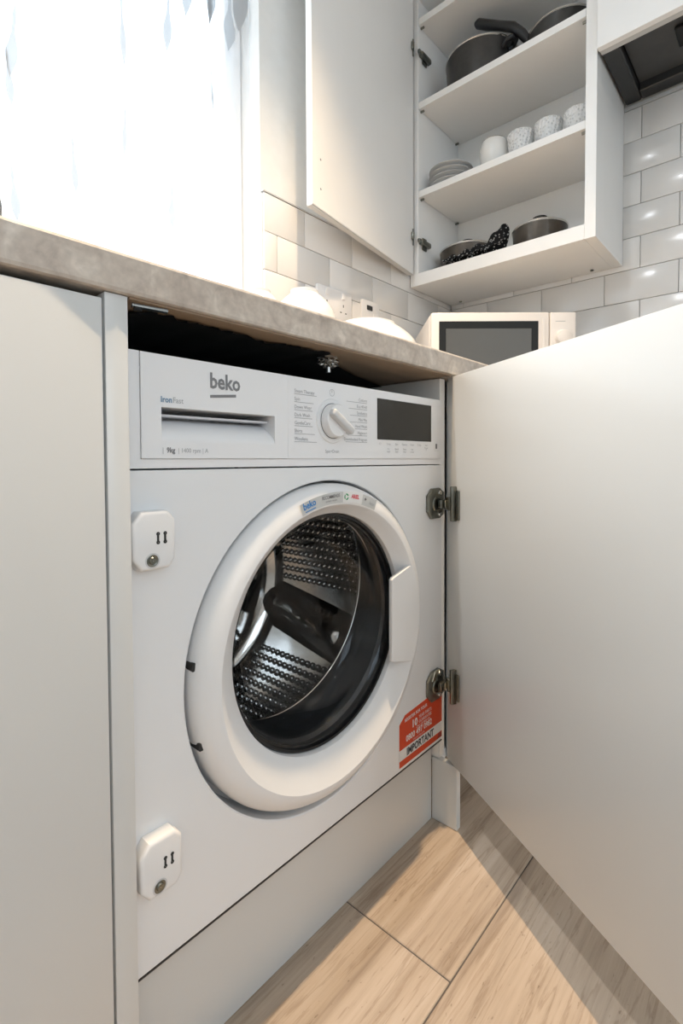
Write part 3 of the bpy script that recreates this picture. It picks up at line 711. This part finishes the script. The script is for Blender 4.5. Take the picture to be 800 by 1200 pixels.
# ================================================================== WALL CABINET WITH OPEN DOOR
XC, YR, YL, ZC = 1.2538, -.079, .5155, 1.2857
wc = thing('wall_cabinet', (1.40, .22, ZC), 'open white wall cabinet with shelves of pans and crockery', 'cabinet')
CB = XW-.0125                    # carcass stops at the tile faces
CT = 2.262
box('side_panel', XC, CB, YR, -.0505, ZC, CT, melamine, wc, .0008)
box('side_panel', XC, CB, .4828, YL, 1.3275, CT, melamine, wc, .0008)
box('bottom_panel', XC, CB, -.0503, YL, ZC, 1.3270, melamine, wc, .0008)
box('top_panel', XC, CB, -.0503, .4826, CT-.02, CT, melamine, wc)
bkp = box('back_panel', CB-.012, CB-.0005, -.0500, .4823, 1.3275, CT-.0205, melamine, wc)
for zs in (1.583, 1.879, 2.157):
    s_ = box('shelf', XC+.0015, CB-.013, -.0498, .4822, zs, zs+.022, shelf_white, wc, .0006)
    for xx in (XC+.015, CB-.03):
        for yy, sg in ((.4819, -1), (-.0495, 1)):
            bm = bmesh.new(); add_tube(bm, [(xx, yy, zs-.004), (xx, yy+sg*.012, zs-.004)], .0038, 10); finish('shelf_pin', bm, nickel, s_, 40)
for (xx, yy) in ((CB-.03, .0), (CB-.03, .46)):
    bm = bmesh.new(); add_tube(bm, [(xx, yy, ZC-.004), (xx, yy, ZC-.0003)], .005, 10); finish('screw', bm, nickel, wc, 40)
box('cornice', XC-.018, CB, YR, YL, CT+.0005, CT+.045, melamine, wc, .002)
# its door, swung right round towards the window
ha = math.radians(8.27)
M_ud = Matrix.Translation((1.236, .4918, 0)) @ Matrix.Rotation(PI+ha, 4, 'Z')     # local x from hinge to free edge; local -y points to the back wall
T.append(M_ud)
ud = finish('door', (lambda b_: (add_box(b_, 0, .5705, -.0182, 0, 1.3220, CT, .001), b_)[1])(bmesh.new()), melamine, wc)
for zz in (1.372, 1.445):
    bm = bmesh.new(); add_rings(bm, [[(.535+.0028*math.cos(k*PI/5), .0003, zz+.0028*math.sin(k*PI/5)) for k in range(10)], [(.535+.0003*math.cos(k*PI/5), .0003, zz+.0003*math.sin(k*PI/5)) for k in range(10)]]); finish('buffer_hole', bm, print_grey, ud)
box('door_gasket_strip', .0005, .570, -.0175, -.0015, 1.3195, 1.3217, trim_grey, ud)
T.pop()
def cab_hinge(zc):
    T.append(M_ud)
    h = box('hinge', .0025, .0085, .0006, .0045, zc-.028, zc+.028, nickel, ud, .001)
    box('hinge_cup', .0090, .0190, .0006, .0100, zc-.012, zc+.014, nickel, h, .003, 2)
    T.pop()
    bm = bmesh.new(); add_box(bm, XC+.002, XC+.060, .4670, .4822, zc-.020, zc-.003, .004, 2); finish('hinge_arm', bm, nickel, h, 40)
    bm = bmesh.new(); add_box(bm, XC+.020, XC+.048, .4780, .4825, zc-.032, zc+.010, .003, 2); finish('mounting_plate', bm, nickel, h, 40)
    bm = bmesh.new(); add_box(bm, XC-.012, XC+.010, .4700, .4785, zc-.016, zc-.004, .002, 2); finish('hinge_arm', bm, nickel, h, 40)
cab_hinge(2.072); cab_hinge(1.444)

# ================================================================== HOOD UNIT
hu = thing('hood_cabinet', (1.4, -.38, 1.76), 'white wall cabinet front above the dark cooker hood', 'cabinet')
box('door', XC-.0185, XC-.0005, -.678, YR-.004, 1.7640, 2.262, melamine, hu, .001)
box('carcass', XC+.0005, CB, -.678, YR-.004, 1.83, 2.262, melamine, hu)
hd = thing('cooker_hood', (1.4, -.38, 1.76), 'dark grey built-in cooker hood under the white cabinet next to the shelves', 'cooker hood')
bm = bmesh.new()
for a in ((XC+.001, CB, -.676, -.634, 1.768, 1.828), (XC+.001, CB, -.127, -.085, 1.768, 1.828), (XC+.001, XC+.030, -.633, -.128, 1.772, 1.828), (CB-.045, CB, -.633, -.128, 1.768, 1.828)): add_box(bm, *a, .003)
finish('frame', bm, hood_dark, hd)
box('filter_panel', XC+.031, CB-.046, -.632, -.129, 1.790, 1.826, hood_mid, hd, .002)
box('switch_panel', XC+.075, XC+.150, -.345, -.240, 1.780, 1.7895, mw_black, hd, .002)
for k in range(3):
    bm = bmesh.new(); add_tube(bm, [(XC+.11, -.265-.03*k, 1.7765), (XC+.11, -.265-.03*k, 1.7798)], .006, 12); finish('button', bm, hood_mid, hd, 40)
box('fascia_strip', XC+.0006, XC+.018, -.676, -.085, 1.7655, 1.7715, trim_grey, hd)

# ================================================================== THINGS IN THE WALL CABINET
def pan(name, c, R, H, m_, label, lid=False, taper=.90):
    t = thing(name, c, label, 'pan'); w_ = .0035
    lathe('body', [(.001, 0), (R*taper-.010, 0), (R*taper, .006), (R*(taper+1)/2+.002, H*.5), (R, H), (R-w_, H), (R*(taper+1)/2-.002, H*.5), (R*taper-.006, .008), (.001, .006)], c, m_, t, 56, False, False, 30)
    lathe('rim', [(R-.001, H-.002), (R+.0025, H), (R+.002, H+.003), (R-.004, H+.003), (R-.005, H-.002)], c, pan_rim, t, 56, False, False, 50)
    if lid:
        l_ = lathe('lid', [(R-.004, H+.0035), (R-.006, H+.008), (R*.75, H+.016), (R*.4, H+.021), (.001, H+.023)], c, m_ if lid == 'dark' else pan_rim, t, 56, True, False, 50)
        lathe('lid_knob', [(.008, H+.0225), (.007, H+.030), (.021, H+.034), (.022, H+.040), (.001, H+.044)], c, handle_black, l_, 24, False, False, 50)
    return t
Z1, Z2, Z3 = 1.3272, 1.6052, 1.9012
p_ = pan('saucepan', (1.388, .318, Z3), .118, .120, pan_dark, 'tall dark saucepan with steel rim on the upper shelf')
tube('side_handle', [(1.330, .216, Z3+.085), (1.318, .200, Z3+.092), (1.322, .186, Z3+.096), (1.345, .182, Z3+.096), (1.356, .196, Z3+.092), (1.350, .209, Z3+.085)], .008, handle_black, p_)
p_ = pan('frying_pan', (1.395, .058, Z3), .100, .075, pan_dark, 'dark frying pan with steel rim and raised black handle on the upper shelf', taper=.8)
tube('handle', [(1.350, .146, Z3+.078), (1.338, .160, Z3+.100), (1.330, .185, Z3+.128), (1.330, .230, Z3+.158), (1.330, .272, Z3+.184), (1.330, .302, Z3+.205), (1.330, .312, Z3+.210)], [.012, .014, .0145, .0135, .015, .0145, .007], handle_black, p_, 12)
tube('handle_bracket', [(1.366, .138, Z3+.060), (1.350, .148, Z3+.076)], .010, handle_black, p_, 10)
p_ = pan('casserole', (1.412, .381, Z1), .095, .088, pan_bronze, 'bronze-grey lidded casserole in the corner of the cabinet floor', lid=True)
p_ = pan('casserole', (1.408, .128, Z1), .082, .086, pan_bronze, 'bronze-grey lidded casserole with dark knob, right of the checked cloth', lid=True)
# saucers, mug, cut glass bowls
SAUCER = ['lowest grey saucer of the stack on the middle shelf', 'second saucer from the bottom of the stack on the middle shelf', 'third saucer from the bottom of the stack, below the topmost', 'topmost grey saucer of the stack on the middle shelf']
for k in range(4):
    c = (1.335, .404, Z2+.0005+.0165*k)
    tag(lathe('saucer', [(.001, .0), (.045, .0), (.046, .002), (.066, .0145), (.0735, .0160), (.0735, .0172), (.065, .0172), (.044, .0050), (.001, .0040)], c, ceramic_grey, None, 44, False, False, 30),
        SAUCER[k], 'saucer', 'stacked saucers on the middle shelf')
mg = thing('mug', (1.335, .248, Z2), 'white mug with a rounded body on the middle shelf', 'mug')
lathe('body', [(.001, 0), (.030, 0), (.036, .006), (.0440, .040), (.0450, .070), (.041, .095), (.0375, .099), (.0365, .095), (.041, .070), (.040, .040), (.030, .008), (.001, .006)], (1.335, .248, Z2), ceramic, mg, 40, False, False, 45)
lathe('rim', [(.0365, .0985), (.0385, .1005), (.0400, .0985)], (1.335, .248, Z2), pan_rim, mg, 40, False, False, 50)
tube('handle', [(1.367, .276, Z2+.080), (1.380, .290, Z2+.078), (1.387, .297, Z2+.058), (1.382, .292, Z2+.036), (1.366, .276, Z2+.030)], .005, ceramic, mg, 10)
def cut_bowl(c, R, H, label):
    bm = bmesh.new(); N_ = 40; rings = []
    prof = [(.001, 0), (R*.5, 0), (R*.55, .004), (R*.80, H*.3), (R*.95, H*.65), (R, H), (R-.004, H), (R*.90, H*.62), (R*.72, H*.3), (R*.45, .010), (.001, .008)]
    for k, (r_, z) in enumerate(prof):
        rings.append([(c[0]+r_*(1+(.035 if (i+k) % 2 else 0)*(1 if 2 < k < 6 else 0))*math.cos(2*PI*i/N_), c[1]+r_*(1+(.035 if (i+k) % 2 else 0)*(1 if 2 < k < 6 else 0))*math.sin(2*PI*i/N_), c[2]+z) for i in range(N_)])
    add_rings(bm, rings); tag(finish('glass_bowl', bm, cut_glass), label, 'bowl', 'cut glass bowls on the middle shelf')
cut_bowl((1.335, .160, Z2+.0004), .039, .086, 'clear cut-glass bowl beside the white mug on the middle shelf')
cut_bowl((1.335, .076, Z2+.0004), .039, .083, 'clear cut-glass bowl between two other glass bowls on the middle shelf')
cut_bowl((1.335, -.007, Z2+.0004), .038, .078, 'clear cut-glass bowl tucked against the right side panel of the middle shelf')
# checked cloth draped between the casseroles
bm = bmesh.new(); G1 = []
NU, NV = 40, 14
for i in range(NU+1):
    u = i/NU; y = .392 - .205*u; colv = []
    for j in range(NV+1):
        v = j/NV
        hgt = (.026 + .020*u + .038*max(0, (u-.78)/.22)**1.2 + .006*math.sin(u*25))*math.sin(PI*min(1, .12+v*.95))
        x = 1.266 + .036*v + .004*math.sin(u*17+v*6)
        colv.append(bm.verts.new((x, y+.010*math.sin(v*9+u*5), Z1+.004+max(0, hgt)+.004*math.sin(u*33+v*11))))
    G1.append(colv)
for a, c in zip(G1, G1[1:]):
    for j in range(NV): bm.faces.new((a[j], c[j], c[j+1], a[j+1]))
for vv in bm.verts: vv.co.z = max(vv.co.z, Z1+.002)
bmesh.ops.solidify(bm, geom=bm.faces[:], thickness=.0016)
tag(finish('tea_towel', bm, cloth_m, None, 'all'), 'black and white patterned cloth bunched between two lidded casseroles', 'cloth')

# ================================================================== ON THE WORKTOP
# microwave standing across the corner
mwx = Matrix.Translation((1.016, .288, WT1)) @ Matrix.Rotation(math.radians(-48.0), 4, 'Z')   # local x along the front, local y to the back, z up
T.append(mwx)
mwt = thing('microwave', (1.25, .22, WT1), 'white microwave oven with black-framed window across the worktop corner', 'microwave')
MWW, MWH, MWD = .413, .224, .290
bm = bmesh.new(); add_box(bm, 0, MWW, .012, MWD, .012, MWH, .010, 3); finish('body', bm, mw_white, mwt, 40)
d_ = finish('door', (lambda b_: (add_box(b_, .002, .335, -.010, .0115, .016, MWH-.001, .006, 3), b_)[1])(bmesh.new()), mw_white, mwt, 40)
box('window_frame', .024, .303, -.0120, -.0095, .038, MWH-.027, mw_black, d_, .001)
box('window_glass', .043, .283, -.0132, -.0118, .055, MWH-.048, mw_glass, d_, .0006)
box('door_handle', .314, .322, -.0125, -.0095, .03, MWH-.02, mw_white, d_, .001)
cp = finish('control_panel', (lambda b_: (add_box(b_, .337, MWW-.002, -.008, .0115, .016, MWH-.001, .005, 3), b_)[1])(bmesh.new()), mw_white, mwt, 40)
for zz in (.150, .075):
    loft('knob', [circ_y(.374, zz, -.008, .024, 36), circ_y(.374, zz, -.020, .021, 36), circ_y(.374, zz, -.022, .018, 36), circ_y(.374, zz, -.022, .0005, 36)], mw_white, cp, smooth=35)
box('print_line', .352, .380, -.0083, -.0079, .196, .1975, print_light, cp)
for (a, c) in ((.03, .04), (MWW-.03, .04), (.03, MWD-.03), (MWW-.03, MWD-.03)):
    bm = bmesh.new(); add_tube(bm, [(a, c, .0006), (a, c, .013)], .012, 12); finish('foot', bm, handle_black, mwt, 40)
T.pop()
# upturned white crockery near the front edge
def upturned(name, c, R, H, label, foot=.45, k=2.2):
    pr = [(R, 0), (R+.0015, .002)]
    for q in range(1, 11):
        t = q/10; pr.append((R*(1-(1-foot)*t**k), H*.93*t))
    pr += [(R*foot*.98, H), (R*foot*.86, H), (R*foot*.82, H*.95), (.001, H*.95)]
    return tag(lathe(name, pr, (c[0], c[1], WT1+.0004), ceramic, None, 56, True, False, 40), label, 'bowl' if 'bowl' in name else 'plate')
upturned('bowl', (.352, .108), .054, .080, 'white rounded bowl upturned on the worktop, the tallest of the white crockery', .42, 3.4)
upturned('bowl', (.258, .104), .036, .057, 'small white bowl upturned on the worktop nearest the window', .42, 3.2)
upturned('serving_plate', (.520, .112), .094, .060, 'wide white dish upturned on the worktop nearest the microwave', .55, 2.3)
# tap, only its curved spout reaches into view
tp = thing('kitchen_tap', (-.1095, .36, WT1), 'chrome kitchen tap with curved spout in front of the window', 'tap')
lathe('base', [(.001, 0), (.026, 0), (.026, .008), (.020, .014), (.018, .05), (.001, .05)], (-.1095, .36, WT1), chrome, tp, 28)
path = [(-.1095, .36, WT1+.05)] + [(-.0595-.05*math.cos(t), .36, 1.047+.05*math.sin(t)) for t in [k*PI/12 for k in range(13)]] + [(-.0095, .36, 1.015)]
tube('spout', path, .0105, chrome, tp, 14)
tube('lever', [(-.127, .36, WT1+.035), (-.155, .36, WT1+.055), (-.185, .36, WT1+.062)], .005, chrome, tp, 10)

# double socket and fused spur on the tiled back wall
def plate(name, x0, x1, z0, z1, label, cat):
    t = thing(name, ((x0+x1)/2, YW-.012, z0), label, cat); yb = YW-.0114
    pts = rrect(x0, x1, z0, z1, .006)
    prism_y('plate', pts, yb-.008, yb, socket_white, t, .0025, 2, 30); return t, yb-.008
t, yb = plate('wall_socket', .790, .936, 1.097, 1.183, 'white double socket on the tiled wall beside the window', 'socket')
for cx_ in (.828, .898):
    box('rocker_switch', cx_-.006, cx_+.006, yb-.003, yb+.001, 1.160, 1.176, socket_white, t, .001)
    for (dx, dz, w_, h_) in ((0, .008, .003, .0075), (-.011, -.012, .0065, .0028), (.011, -.012, .0065, .0028)):
        box('pin_hole', cx_+dx-w_/2, cx_+dx+w_/2, yb-.0004, yb+.001, 1.133+dz-h_/2, 1.133+dz+h_/2, dark_hole, t)
t, yb = plate('fused_spur', .985, 1.071, 1.100, 1.186, 'white switched fuse plate with dark rocker on the tiled wall', 'switch')
box('rocker_switch', 1.008, 1.034, yb-.003, yb+.001, 1.156, 1.170, dark_hole, t, .001)
box('fuse_holder', 1.040, 1.062, yb-.002, yb+.001, 1.120, 1.150, socket_white, t, .001)

# ================================================================== DOWNLIGHT AND ADDED FILL LIGHTS
def downlight(x, y, power, label, col, spread, size=.05):
    t = thing('ceiling_downlight', (x, y, CEIL-.012), label, 'lamp', 'recessed downlights in the ceiling')
    lathe('trim_ring', [(.030, -.002), (.044, -.006), (.046, -.002), (.046, -.0002), (.030, -.0002)], (x, y, CEIL), upvc, t, 32, False, False, 40)
    lathe('lamp_face', [(.0005, -.0012), (.029, -.0012)], (x, y, CEIL), lamp_glow, t, 32, False)
    d = bpy.data.lights.new('downlight_beam', 'SPOT'); d.shadow_soft_size = size/2; d.energy = power; d.color = col
    d.spot_size = math.radians(spread); d.spot_blend = 1
    o = bpy.data.objects.new('downlight_beam', d); COL.objects.link(o); o.parent = t; o.location = (0, 0, .012-.009-.003)
downlight(.385, -.072, LAMP_POWER, 'recessed ceiling downlight above the washing machine', LAMP_COL, 92)
downlight(-.445, .05, ROW_FILL_POWER, 'added fill downlight above the base cabinet left of the washing machine', FILL_COL, 175)  # added to brighten the inside of the wall cabinet
downlight(-1.1, -1.6, ROOM_FILL_POWER, 'added fill downlight over the open floor near the plain side wall', FILL_COL, 170)  # added as room fill, out of view
downlight(.1, -1.7, ROOM_FILL_POWER, 'added fill downlight over the open floor facing the added fill window', FILL_COL, 170)  # second added room fill, also unseen
